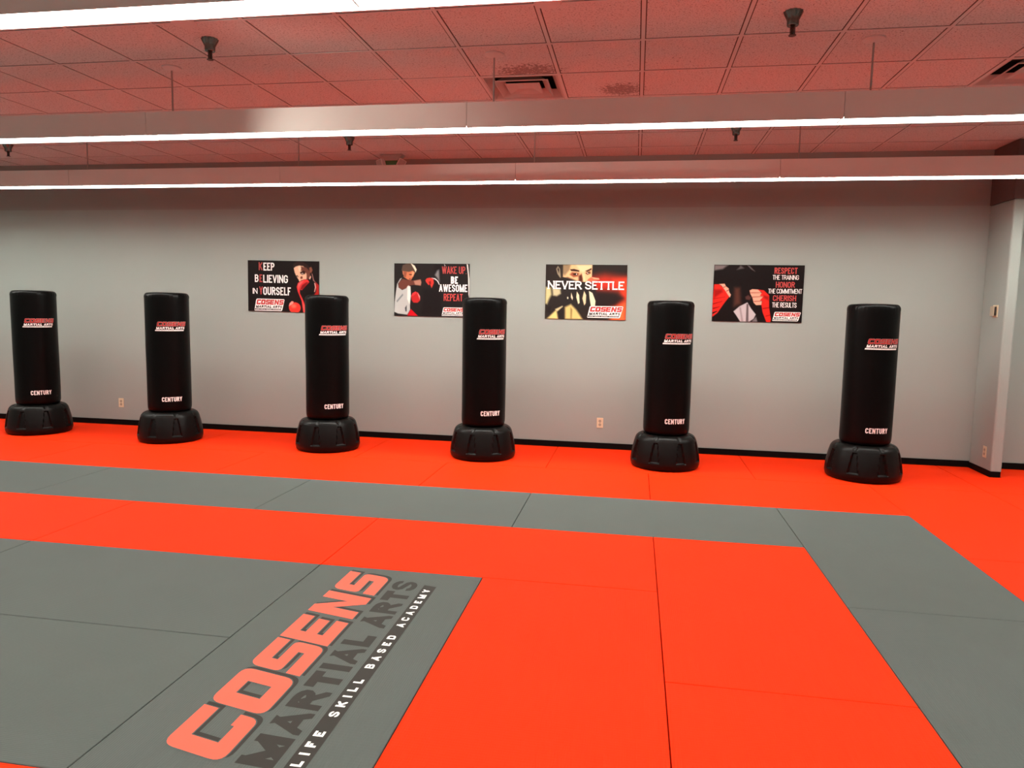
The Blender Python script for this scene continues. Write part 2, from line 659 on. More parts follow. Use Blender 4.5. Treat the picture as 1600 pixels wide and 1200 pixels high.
for y in ys[1:-1]:
    box(bm, X0, X1, y - .0115, y + .0115, CEIL, CEIL + .0035)
new_obj('suspension_grid', bm, M['tbar'], ceil)
struct('trim_ceiling_void', boxes((X0, X1, Y0, WALL_Y + T, CEIL + .30, CEIL + .32)), M['under'])

struct('wall_back', boxes((X0 - T, X1 + T, WALL_Y, WALL_Y + T, -.2, 2.69)), M['wall'])
struct('trim_upper_wall', boxes((X0 - T, X1 + T, WALL_Y, WALL_Y + T, 2.69, CEIL + .3)), M['band'])
struct('wall_left', boxes((X0 - T, X0, Y0, WALL_Y, -.2, CEIL + .3)), M['wall'])
struct('wall_right', boxes((X1, X1 + T, Y0, WALL_Y, -.2, CEIL + .3)), M['wall'])
struct('wall_front', boxes((X0 - T, X1 + T, Y0 - T, Y0, -.2, CEIL + .3)), M['wall'])
SX0, SX1, SY0 = 4.326, 4.428, 3.692
struct('baseboard_back', boxes((X0, SX0, BASE_Y, WALL_Y, -.045, .066), (SX1, X1, BASE_Y, WALL_Y, -.045, .066)), M['base'], bevel=.004)
# short partition that sticks out of the back wall
struct('wall_partition', boxes((SX0, SX1, SY0, WALL_Y, .045, 2.69)), M['wall'], bevel=.016)
struct('trim_partition_head', boxes((SX0 - .006, SX1 + .006, SY0 - .006, WALL_Y, 2.69, CEIL)), M['dark'])
struct('baseboard_partition', boxes((SX0 - .004, SX1 - .012, SY0 - .004, BASE_Y, -.045, .056)), M['base'])


# ------------------------------------------------------------------ floor mats
MAT_T = 0.045


def floor_mat(pts, kind, label, vertical=None):
    xs_ = [p[0] for p in pts]
    ys_ = [p[1] for p in pts]
    x0, x1, y0, y1 = min(xs_), max(xs_), min(ys_), max(ys_)
    cx, cy = (x0 + x1) / 2, (y0 + y1) / 2
    g = .0025
    vert = (y1 - y0) > (x1 - x0) if vertical is None else vertical
    q = []
    for x, y in pts:
        xx = x + (g if x == x0 else -g if x == x1 else 0) - cx
        yy = y + (g if y == y0 else -g if y == y1 else 0) - cy
        q.append((xx, yy) if vert else (yy, -xx))
    bm = prism(bmesh.new(), q, -MAT_T, 0)
    o = new_obj('floor_mat', bm, M[kind], bevel=.0028)
    o.location = (cx, cy, 0)
    o.rotation_euler = (0, 0, 0 if vert else PI / 2)
    tag(o, label, 'floor mat', 'orange floor mats' if kind == 'orange' else 'grey floor mats')
    return o


def rect(x0, x1, y0, y1):
    return [(x0, y0), (x1, y0), (x1, y1), (x0, y1)]


YW = BASE_Y - .002
for x0, lab in ((-8, 'orange floor mat against the wall, left of the leftmost punching bag'),
                (-6, 'orange floor mat against the wall under the second punching bag from the left'),
                (-4, 'orange floor mat against the wall under the third punching bag from the left'),
                (-2, 'orange floor mat against the wall under the fourth punching bag from the left'),
                (0, 'orange floor mat against the wall under the second punching bag from the right'),
                (2, 'orange floor mat against the wall under the rightmost punching bag')):
    floor_mat(rect(x0, x0 + 2, 3, YW), 'orange', lab)
nx0, nx1, ny = SX0 - .008, SX1 + .004, SY0 - .008
floor_mat([(4, 3), (5.2, 3), (5.2, YW), (nx1, YW), (nx1, ny), (nx0, ny), (nx0, YW), (4, YW)], 'orange',
          'orange floor mat cut around the foot of the short wall partition', True)
for x0, lab in ((-7, 'orange floor mat between grey stripe and leftmost punching bag, cut by left picture edge'),
                (-5, 'orange floor mat just in front of the second punching bag, beyond the grey stripe'),
                (-3, 'orange floor mat just in front of the third punching bag, beyond the grey stripe'),
                (-1, 'orange floor mat in front of the gap between the two middle punching bags'),
                (1, 'orange floor mat between the grey stripe and the two rightmost punching bags')):
    floor_mat(rect(x0, x0 + 2, 2, 3), 'orange', lab)
floor_mat(rect(3, 4, 1, 3), 'orange', 'orange floor mat right of the grey corner, in front of the rightmost punching bag')
floor_mat(rect(3, 4, -1, 1), 'orange', 'orange floor mat at right picture edge, outside the grey border')
floor_mat(rect(4, 5, 1, 3), 'orange', 'orange floor mat at right picture edge in front of the wall partition')
for x0, lab in ((-6, 'grey floor mat of the far stripe, at the left picture edge'),
                (-4, 'grey floor mat of the far stripe, second from the left edge'),
                (-2, 'grey floor mat in the middle of the far stripe, below the fourth punching bag'),
                (0, 'grey floor mat of the far stripe, just left of its right corner')):
    floor_mat(rect(x0, x0 + 2, 1, 2), 'grey', lab)
floor_mat(rect(2, 3, 0, 2), 'grey', 'grey floor mat at the corner where the grey stripe turns towards the viewer')
floor_mat(rect(2, 3, -2, 0), 'grey', 'grey floor mat running down the right side to the bottom right picture corner')
for x0, lab in ((-5, 'orange floor mat between the grey stripe and grey square, at left picture edge'),
                (-3, 'orange floor mat just beyond the plain grey mats, second from left edge'),
                (-1, 'orange floor mat just beyond the printed logo mat')):
    floor_mat(rect(x0, x0 + 2, 0, 1), 'orange', lab)
floor_mat(rect(1, 2, -1, 1), 'orange', 'orange floor mat inside the grey corner, right of the long dark seam')
floor_mat(rect(1, 2, -3, -1), 'orange', 'orange floor mat at the bottom edge, beside the grey right border')
floor_mat(rect(0, 1, -2, 0), 'orange', 'large orange floor mat right beside the printed logo mat')
floor_mat(rect(-3, -1, -1, 0), 'grey', 'plain grey floor mat left of the far half of the logo mat')
floor_mat(rect(-3, -1, -2, -1), 'grey', 'plain grey floor mat left of the near half of the logo mat')
floor_mat(rect(-5, -3, -1, 0), 'grey', 'sliver of plain grey floor mat at the left picture edge')
floor_mat(rect(-3, -1, -3, -2), 'orange', 'orange floor mat whose corner shows at the bottom left picture corner')
logo_mat = floor_mat(rect(-1, 0, -2, 0), 'grey', 'grey floor mat printed with a big salmon and charcoal logo')
bmL, matsL = flat_mesh(logo_layers('mat'), lambda s, t, h: (-.517 - t + .5, -1.862 + s + 1.0, h), step=.00035)
o = raw_obj('logo_print', bmL, matsL, logo_mat)
o['label'] = 'salmon, charcoal and white lettering'


# ------------------------------------------------------------------ strip lights
def make_lamp():
    root = thing('strip_light', '', 'ceiling light', (0, 0, LZ0))
    h = LZ1 - LZ0
    g = .0015
    w = LW / 2
    t = .006
    bm = boxes((g, LLEN - g, -w, -w + t, 0, h), (g, LLEN - g, w - t, w, 0, h), (g, LLEN - g, -w + t, w - t, h - .006, h),
               (g, g + .003, -w + t, w - t, .014, h - .006), (LLEN - g - .003, LLEN - g, -w + t, w - t, .014, h - .006))
    new_obj('housing', bm, M['lamp'], root)
    # ribbed lens, flush between the two lips
    bm = bmesh.new()
    box(bm, g + .001, LLEN - g - .001, -w + t, w - t, .030, .035)
    new_obj('lens', bm, M['lens'], root)
    bm = lathe(bmesh.new(), [(.0062, h - .002), (.0062, CEIL - LZ0 + .01)], 12, (.165, 0, 0))
    rod = new_obj('hanging_rod', bm, M['rod'], root, smooth=True)
    bm = boxes((.135, .195, -.014, .014, h, h + .006))
    new_obj('bracket', bm, M['rod'], rod)
    dz = CEIL - LZ0
    bm = lathe(bmesh.new(), [(.012, dz - .022), (.040, dz - .016), (.064, dz - .006), (.066, dz + .002)], 32, (.165, 0, 0))
    new_obj('ceiling_canopy', bm, M['tbar'], root, smooth=True)
    return root


def dup(root, loc, rz=None, label=None, group=None):
    r = root.copy()
    C.objects.link(r)
    r.location = loc
    if rz is not None:
        r.rotation_euler = (0, 0, rz)
    if label:
        r['label'] = label
    if group:
        r['group'] = group
    for ch in list(root.children):
        c = ch.copy()
        C.objects.link(c)
        c.parent = r
        for gch in list(ch.children):
            d = gch.copy()
            C.objects.link(d)
            d.parent = c
    return r


lamp0 = make_lamp()
first = True
RN = {-1.13: 'nearest lamp row', .92: 'middle lamp row', 2.91: 'far lamp row'}
KN = {.92: {-2: 'at the left edge', -1: 'with the glare patch on its side', 0: 'below the square diffuser',
            1: 'at the right picture edge'},
      2.91: {-3: 'at the left picture edge', -2: 'second from the left edge', -1: 'below the exit sign',
             0: 'in front of the two right posters', 1: 'at the right picture edge'},
      -1.13: {-2: 'at the left picture edge', -1: 'right of the left edge one'}}
for Y in (-7.22, -5.18, -3.14) + ROWS:
    for k in range(-4, 3):
        x = LX0 + LLEN * k
        if Y in RN and k in KN[Y]:
            lab = 'white strip light of the %s, %s' % (RN[Y], KN[Y][k])
            grp = 'suspended strip lights'
        elif Y in RN:
            lab = 'white strip light of the %s, beyond picture edge' % RN[Y]
            grp = 'strip lights outside the picture'
        else:
            lab = 'white strip light hanging behind the viewpoint'
            grp = 'strip lights outside the picture'
        if first:
            r = lamp0
            r.location = (x, Y, LZ0)
            r['label'] = lab
            r['group'] = grp
            first = False
        else:
            r = dup(lamp0, (x, Y, LZ0), 0, lab, grp)
        if Y > 0:                        # lens strengths set by hand: dimmer middle row, strongest mid-row by the wall
            for ch in r.children:
                if ch.name.startswith('lens'):
                    ch.data = ch.data.copy()
                    ch.data.materials[0] = M['lens_dim'] if Y < 2 else M['lens_strong'] if k in (-1, 0) else M['lens_wall']

# unseen spot lamp, added to put the glare on the lamp sides and the wall
def added_spotlight(loc, aim, watts):
    root = thing('added_spotlight', 'added unseen spot lamp above the nearest lamp row, out of the picture', 'added_spotlight', loc)
    d = (Vector(aim) - Vector(loc)).normalized()
    q = d.to_track_quat('-Z', 'Y').to_matrix().to_4x4()
    bm = lathe(bmesh.new(), [(.030, -.02), (.036, -.02), (.036, .07), (.022, .085)], 28, cap=False)
    bmesh.ops.transform(bm, matrix=q, verts=bm.verts)
    can = new_obj('lamp_can', bm, M['lamp'], root, smooth=True)
    bm = lathe(bmesh.new(), [(.006, .05), (.006, CEIL - loc[2])], 12)
    new_obj('stem', bm, M['lamp'], root, smooth=True)
    ld = bpy.data.lights.new('added_spot_bulb', 'SPOT')
    ld.energy = watts
    ld.color = (1.0, .93, .80)
    ld.spot_size = rad(44)
    ld.spot_blend = .9
    ld.shadow_soft_size = .03
    lo = bpy.data.objects.new('added_spot_bulb', ld)
    C.objects.link(lo)
    lo.parent = root
    lo.matrix_local = q @ Matrix.Translation((0, 0, -.03))


added_spotlight((-2.45, -1.02, 3.02), (1.3, 4.16, 2.0), 110)

# round cover plates on the ceiling tiles
for x, y, lab in ((-1.93, .17, 'round plate on the ceiling at upper left, half hidden by nearest lamp'),
                  (.285, .16, 'round plate on the ceiling at top centre, half hidden by nearest lamp')):
    bm = lathe(bmesh.new(), [(.070, -.006), (.078, 0), (.078, .004)], 36)
    o = new_obj('ceiling_plate', bm, M['tbar'], smooth=30)
    o.location = (x, y, CEIL)
    tag(o, lab, 'cover plate', 'round ceiling plates')


# ------------------------------------------------------------------ sprinklers
def make_sprinkler():
    root = thing('fire_sprinkler', '', 'sprinkler', (0, 0, CEIL), 0, 'ceiling sprinklers')
    fl = lambda r, z, a: r * (1 + .05 * math.cos(12 * a) * (1 if z > -.045 else 0))
    bm = lathe(bmesh.new(), [(.029, -.074), (.032, -.070), (.033, -.045), (.040, -.025), (.050, -.004), (.052, .003)], 48, rfun=fl)
    new_obj('escutcheon', bm, M['chrome'], root, smooth=True)
    bm = lathe(bmesh.new(), [(.0135, -.074), (.0135, -.088), (.009, -.092), (.009, -.112), (.006, -.122)], 16)
    box(bm, -.014, -.010, -.003, .003, -.122, -.08)
    box(bm, .010, .014, -.003, .003, -.122, -.08)
    new_obj('sprinkler_head', bm, M['bronze'], root, smooth=True)
    bm = lathe(bmesh.new(), [(.021, -.126), (.021, -.123)], 20)
    new_obj('deflector', bm, M['bronze'], root)
    return root


sp0 = make_sprinkler()
for i, (x, y, lab) in enumerate(((-1.93, .445, 'large looking fire sprinkler at upper left of the ceiling'),
                                 (1.635, .45, 'large looking fire sprinkler at upper right of the ceiling'),
                                 (1.663, 2.99, 'small looking fire sprinkler right, just beyond the middle lamp row'),
                                 (-2.069, 3.08, 'small looking fire sprinkler near the emergency exit light'),
                                 (-5.99, 3.06, 'small looking fire sprinkler at the left picture edge'))):
    if i == 0:
        sp0.location = (x, y, CEIL)
        sp0['label'] = lab
    else:
        dup(sp0, (x, y, CEIL), 0, lab)


# ------------------------------------------------------------------ air diffusers
def sq_ring(bm, a0, z0, a1, z1):
    """sloping square ring from half size a0 at z0 to half size a1 at z1, 2 mm sheet"""
    for t in (0, .0015):
        v = [[bm.verts.new((sx * a, sy * a, z + t)) for sx, sy in ((-1, -1), (1, -1), (1, 1), (-1, 1))] for a, z in ((a0, z0), (a1, z1))]
        for i in range(4):
            j = (i + 1) % 4
            bm.faces.new((v[0][i], v[0][j], v[1][j], v[1][i]))


def make_vent():
    root = thing('air_diffuser', '', 'air vent', (0, 0, CEIL), 0, 'ceiling air diffusers')
    A = .286
    bm = bmesh.new()
    sq_ring(bm, A, .002, A - .018, .002)
    sq_ring(bm, A - .018, .002, A - .062, .055)
    new_obj('frame', bm, M['vent'], root)
    bm = bmesh.new()
    sq_ring(bm, .196, -.006, .142, .040)
    sq_ring(bm, .196, -.006, .203, -.001)
    new_obj('louver', bm, M['vent'], root)
    bm = bmesh.new()
    sq_ring(bm, .124, -.006, .055, .014)
    sq_ring(bm, .124, -.006, .131, -.001)
    v = [bm.verts.new((sx * .055, sy * .055, .014)) for sx, sy in ((-1, -1), (1, -1), (1, 1), (-1, 1))]
    bm.faces.new(v)
    box(bm, -.012, .012, -.116, -.104, -.008, -.004)
    new_obj('centre_plate', bm, M['vent'], root)
    bm = boxes((-A, A, -A, A, .16, .165), (-A, -A + .003, -A, A, .08, .16), (A - .003, A, -A, A, .08, .16),
               (-A, A, -A, -A + .003, .08, .16), (-A, A, A - .003, A, .08, .16))
    new_obj('duct_box', bm, M['ventdark'], root)
    return root


v0 = make_vent()
cells = [(GX + TX * (c + .5), GY + TY * (r + .5), CEIL) for c, r in holes]
v0.location = cells[0]
v0['label'] = 'square ceiling air diffuser at top centre beside a dusty tile'
dup(v0, cells[1], 0, 'square ceiling air diffuser cut off by the right picture edge')


# ------------------------------------------------------------------ emergency exit light
ex = thing('emergency_exit_light', 'emergency exit light with two lamp heads under the ceiling, above the far lamp row', 'exit light', (-1.91, 3.93, CEIL))
bm = bmesh.new()
a = [(-.135, 0), (.135, 0), (.075, -.062), (-.075, -.062)]
vv = [[bm.verts.new((x, y, z)) for x, z in a] for y in (-.05, .05)]
bm.faces.new(vv[0])
bm.faces.new(vv[1][::-1])
for i in range(4):
    bm.faces.new((vv[0][i], vv[0][(i + 1) % 4], vv[1][(i + 1) % 4], vv[1][i]))
new_obj('canopy', bm, M['vent'], ex, bevel=.004)
new_obj('sign_panel', boxes((-.085, .085, -.022, .022, -.21, -.062)), M['green'], ex, bevel=.004)
for sx, ang in ((-1, -14), (1, 28)):
    hd = bmesh.new()
    box(hd, -.044, .044, -.03, .03, -.044, .044)
    Rm = Matrix.Translation((sx * .118, -.045, -.095)) @ Matrix.Rotation(rad(ang), 4, 'Y') @ Matrix.Rotation(rad(sx * 25), 4, 'Z')
    bmesh.ops.transform(hd, matrix=Rm, verts=hd.verts)
    ho = new_obj('lamp_head', hd, M['lamp'], ex, bevel=.008)
    ln = bmesh.new()
    box(ln, -.034, .034, -.0325, -.029, -.034, .034)
    bmesh.ops.transform(ln, matrix=Rm, verts=ln.verts)
    new_obj('lamp_lens', ln, M['vent'], ho)


# ------------------------------------------------------------------ punching bags
def bag_r(r, z, a):
    k = 0.0
    if 1.615 < z < 1.668 and r > .15:
        k = .0022 * math.cos(46 * a) + .0012 * math.cos(31 * a + 1)
    return r + k + .0012 * math.sin(3 * a + z * 4)


def base_profile():
    P = [(.300, 0), (.322, .004), (.336, .018), (.343, .045), (.3445, .06)]
    n = 34
    for i in range(n + 1):
        z = .07 + (.285 - .07) * i / n
        t = (z - .07) / .215
        P.append((.344 - .018 * t - .022 * t * t, z))
    P += [(.300, .295), (.294, .306), (.284, .318), (.272, .327), (.255, .334), (.235, .338), (.222, .338), (.212, .330), (.12, .328)]
    return P


def base_r(r, z, a):
    th = (math.degrees(a) + 22.5) % 45 - 22.5          # eight recessed panels
    d = 0.0
    if .065 < z < .29:
        t = min(1, max(0, (z - .085) / .19))
        half = 8.5 - 4.4 * t
        e = half - abs(th)
        ez = min((z - .078) / .006, (.278 - z) / .012)
        d = .020 * max(0, min(1, e / 1.1)) * max(0, min(1, ez))
    if z > .298 and r > .25:
        e = 3.4 - abs(th)
        d = max(d, .014 * max(0, min(1, e / 1.2)))
    # groove between the lobes at the shoulder
    return r - d


def make_bag():
    root = thing('punching_bag', '', 'punching bag', (0, 0, 0), 0, 'freestanding punching bags along the back wall')
    prof = base_profile()
    bm = lathe(bmesh.new(), prof, 240, rfun=base_r)
    base = new_obj('base', bm, M['plastic'], root, smooth=35)
    bm = lathe(bmesh.new(), [(.034, .325), (.034, .343), (.030, .347)], 24, (.245 * math.cos(rad(70)), .245 * math.sin(rad(70)), 0))
    new_obj('filler_cap', bm, M['plastic'], base, smooth=30)
    prof = [(.165, .334), (.195, .336), (.213, .343), (.224, .358), (.229, .385)]
    prof += [(.230 - .0018 * math.sin(PI * k / 24) * 0, .42 + (1.60 - .42) * k / 24) for k in range(25)]
    prof += [(.2295, 1.618), (.2280, 1.632), (.2245, 1.643), (.219, 1.652), (.212, 1.659), (.203, 1.664), (.192, 1.667), (.12, 1.672), (.02, 1.673)]
    bm = lathe(bmesh.new(), prof, 120, rfun=bag_r)
    bag = new_obj('padded_bag', bm, M['vinyl'], root, smooth=50)
    R = .2318
    # prints wrapped on the bag; the front of the bag is local -Y
    sc_ = .325 / 1.80

    def wrap(cs, z0, k):
        def f(s, t, h):
            a = (s * k - cs) / R
            return ((R + h) * math.sin(a), -(R + h) * math.cos(a), z0 + t * k)
        return f
    bmL, mats = flat_mesh(logo_layers('bag'), wrap(.325 / 2 - .006, 1.300, sc_), step=.0005, maxlen=.07)
    lo = raw_obj('logo_print', bmL, mats, root)
    lo['label'] = 'red and white logo lettering'
    tp = text_polys('CENTURY', .050, .212, .0092, gap=.0052)
    bmL, mats = flat_mesh([(M['white'], tp, 0)], wrap(.205 / 2 + .022, .462, 1.0), step=.0006, maxlen=.012)
    co = raw_obj('maker_lettering', bmL, mats, root)
    co['label'] = 'white lettering'
    return root


bag0 = make_bag()
BAGS = [(-6.152, 3.474, 56, 'black freestanding punching bag at far left, nearest the left picture edge'),
        (-4.386, 3.42, 46, 'black freestanding punching bag second from left, by the left wall outlet'),
        (-2.468, 3.41, 46.5, 'black freestanding punching bag overlapping the corner of the leftmost poster'),
        (-.724, 3.408, 36, 'black freestanding punching bag overlapping the second poster from left'),
        (1.169, 3.418, 25, 'black freestanding punching bag standing between the two right posters'),
        (3.053, 3.384, 14, 'black freestanding punching bag at far right, nearest the wall partition')]
for i, (x, y, a, lab) in enumerate(BAGS):
    if i == 0:
        bag0.location = (x, y, 0)
        bag0.rotation_euler = (0, 0, rad(a))
        bag0['label'] = lab
    else:
        dup(bag0, (x, y, 0), rad(a), lab)


# ------------------------------------------------------------------ posters
PW, PH = .914, .608
NX, NY = 216, 144


def paint(bg, layers):
    """flat ink picture on a NX x NY grid: polygons in poster units (u 0..1, v 0..1 downwards)"""
    gx, gy = np.meshgrid(np.linspace(0, 1.5, NX + 1), np.linspace(0, 1, NY + 1))
    img = np.zeros((NY + 1, NX + 1, 3)) + np.array(bg, float)
    for poly, colr, blur in layers:
        P = np.array([(u * 1.5, v) for u, v in poly])
        d2 = np.full(gx.shape, 1e9)
        ins = np.zeros(gx.shape, bool)
        n = len(P)
        for i in range(n):
            a, b = P[i - 1], P[i]
            e = b - a
            wx, wy = gx - a[0], gy - a[1]
            t = np.clip((wx * e[0] + wy * e[1]) / max(1e-12, e @ e), 0, 1)
            d2 = np.minimum(d2, (wx - t * e[0]) ** 2 + (wy - t * e[1]) ** 2)
            cr = ((a[1] > gy) != (b[1] > gy))
            with np.errstate(divide='ignore', invalid='ignore'):
                xi = a[0] + (gy - a[1]) / (b[1] - a[1] if b[1] != a[1] else 1e-12) * e[0]
            ins ^= cr & (gx < xi)
        sd = np.where(ins, np.sqrt(d2), -np.sqrt(d2))
        al = np.clip(sd / max(blur, .004) + .5, 0, 1)
        al = (al * al * (3 - 2 * al))[..., None]
        img = img * (1 - al) + np.array(colr, float) * al
    return img


def ellipse(cx, cy, rx, ry, n=18):
    return [(cx + rx * math.cos(2 * PI * k / n), cy + ry * math.sin(2 * PI * k / n)) for k in range(n)]


def make_poster(label, x_left, z_top, tilt, conv, bg, layers, texts, logo, pw=PW, slabtxt=False):
    """conv(px,py)->(u,v) for picture points; texts: (string, x0, x1, y_top, y_bottom, colour, stroke fraction)"""
    root = thing('poster', label, 'poster', (x_left + pw / 2, WALL_Y - .001, z_top - PH / 2), 0, 'motivational posters on the back wall')
    root.rotation_euler = (0, rad(tilt), 0)
    new_obj('panel', boxes((-pw / 2, pw / 2, -.008, 0, -PH / 2, PH / 2)), M['board'], root)
    img = paint(bg, [([conv(*p) for p in poly], col, blur) for poly, col, blur in layers])
    lin = np.where(img / 255 <= .04045, img / 255 / 12.92, ((img / 255 + .055) / 1.055) ** 2.4)
    lin = np.clip(lin * .96 - .004, .003, .9)
    me = bpy.data.meshes.new('printed_picture')
    xs_, zs_ = np.meshgrid(np.linspace(-pw / 2 + .0005, pw / 2 - .0005, NX + 1), np.linspace(PH / 2 - .0005, -PH / 2 + .0005, NY + 1))
    co = np.stack([xs_, np.full_like(xs_, -.0086), zs_], -1).reshape(-1, 3)
    idx = np.arange((NX + 1) * (NY + 1)).reshape(NY + 1, NX + 1)
    f = np.stack([idx[:-1, :-1], idx[1:, :-1], idx[1:, 1:], idx[:-1, 1:]], -1).reshape(-1, 4)
    me.from_pydata(co.tolist(), [], f.tolist())
    at = me.color_attributes.new('ink', 'FLOAT_COLOR', 'POINT')
    at.data.foreach_set('color', np.concatenate([lin.reshape(-1, 3), np.ones((len(co), 1))], 1).astype(np.float32).ravel())
    me.materials.append(M['ink'])
    po = bpy.data.objects.new('printed_picture', me)
    C.objects.link(po)
    po.parent = root
    rows_ = {}
    for txt, x0, x1, y0, y1, colr, sw in texts:
        key = next((k_ for k_ in rows_ if abs(k_ - y1) < 30), y1)
        L = rows_.setdefault(key, [])
        u0, v0_ = conv(x0, (y0 + y1) / 2)
        u1, _ = conv(x1, (y0 + y1) / 2)
        _, va = conv(x0, y0)
        _, vb = conv(x0, y1)
        w, h = (u1 - u0) * pw, (vb - va) * PH
        tp = text_polys(txt, h, w, sw * h, gap=.45 * sw * h, space=.32 if slabtxt else .42, slab=.75 * sw * h if slabtxt else 0)
        L.append((M[colr], [[(s + u0 * pw - pw / 2, t + PH / 2 - vb * PH) for s, t in q] for q in tp], 0))
    for L in rows_.values():
        bmL, mats = flat_mesh(L, lambda s, t, h: (s, -.0086 - h, t), step=.0005)
        raw_obj('slogan_line', bmL, mats, root)
    x0, x1, y0, y1 = logo
    (u0, va), (u1, vb) = conv(x0, y0), conv(x1, y1)
    k = min((u1 - u0) * pw / 1.98, (vb - va) * PH / .65)
    kx = (u1 - u0) * pw / 1.98
    kz = (vb - va) * PH / .65
    bmL, mats = flat_mesh(logo_layers('poster'), lambda s, t, h: (u0 * pw - pw / 2 + (s + .14) * kx, -.0086 - h, PH / 2 - vb * PH + (t + .34) * kz), step=.0005)
    lo = raw_obj('logo_print', bmL, mats, root)
    lo['label'] = 'white badge with red and black lettering'
    return root


K_ = (30, 25, 25)
# --- poster: keep believing in yourself
cv = lambda px, py: ((px - 88) / 1412, (py - 96) / 998)
make_poster('black poster of a boxer behind a red glove, first poster from the left', -3.812, 2.083, .45, cv, K_, [
    ([(985, 215), (1000, 150), (1070, 108), (1180, 112), (1270, 160), (1325, 230), (1325, 340), (1295, 440), (1245, 455), (1235, 300), (1100, 185)], (48, 33, 30), .03),
    ([(1005, 235), (1040, 205), (1110, 182), (1190, 192), (1250, 250), (1270, 340), (1258, 445), (1200, 455), (1150, 470), (1115, 498), (1095, 450), (1058, 400), (1022, 320)], (226, 182, 152), .018),
    ([(1150, 200), (1250, 220), (1330, 300), (1320, 430), (1262, 452), (1256, 340), (1215, 300), (1140, 280)], (105, 62, 50), .03),
    ([(1085, 220), (1130, 190), (1150, 250), (1120, 310)], (240, 205, 178), .03),
    ([(1128, 312), (1195, 278), (1236, 300), (1225, 345), (1170, 362), (1140, 345)], (52, 30, 26), .018),
    ([(1152, 338), (1180, 325), (1200, 345), (1175, 358)], (235, 222, 212), .01),
    (ellipse(1178, 343, 9, 10), (22, 16, 15), .006),
    ([(1046, 382), (1082, 372), (1100, 410), (1065, 408)], (70, 42, 35), .012),
    ([(1060, 398), (1078, 390), (1086, 404)], (230, 215, 205), .008),
    ([(1132, 405), (1170, 385), (1182, 432), (1140, 448)], (110, 60, 48), .015),
    ([(1310, 225), (1348, 203), (1374, 262), (1352, 322), (1322, 312)], (130, 80, 64), .02),
    ([(1332, 372), (1346, 402), (1322, 452), (1304, 430)], (225, 180, 165), .012),
    ([(1356, 330), (1372, 340), (1400, 450), (1440, 520), (1385, 470)], (150, 110, 105), .012),
    ([(1215, 450), (1280, 455), (1312, 500), (1235, 580), (1165, 660), (1125, 655), (1122, 720), (1172, 820), (1232, 960), (1272, 1110), (1190, 1112), (1160, 880), (1082, 690), (1060, 600), (1090, 520), (1150, 480)], (206, 52, 52), .02),
    ([(1090, 540), (1150, 490), (1200, 480), (1130, 560), (1090, 640)], (238, 105, 105), .04),
    ([(1170, 560), (1260, 500), (1290, 510), (1180, 640), (1130, 650)], (120, 25, 28), .03),
    ([(1170, 880), (1215, 960), (1240, 1100), (1200, 1105)], (232, 85, 80), .03),
    ([(1430, 490), (1500, 560), (1502, 745), (1388, 775), (1445, 680)], (165, 38, 34), .02),
    ([(1405, 510), (1428, 520), (1442, 600), (1418, 690), (1405, 690), (1422, 600)], (222, 160, 150), .012),
    (ellipse(1022, 1008, 118, 108), (222, 58, 48), .02),
    (ellipse(1000, 975, 50, 40), (250, 112, 92), .06),
    ([(902, 985), (918, 925), (962, 880), (1000, 888), (985, 930), (930, 965)], (245, 150, 140), .018),
], [('K', 308, 382, 132, 288, 'dred', .155), ('EEP', 402, 622, 138, 292, 'white', .155),
    ('B', 228, 302, 372, 520, 'white', .155), ('E', 322, 380, 370, 522, 'dred', .155), ('LIEVING', 396, 888, 376, 530, 'white', .155),
    ('IN', 183, 278, 640, 752, 'white', .125), ('Y', 314, 386, 606, 762, 'dred', .155), ('OURSELF', 394, 946, 612, 770, 'white', .155)],
    (212, 822, 846, 1082))

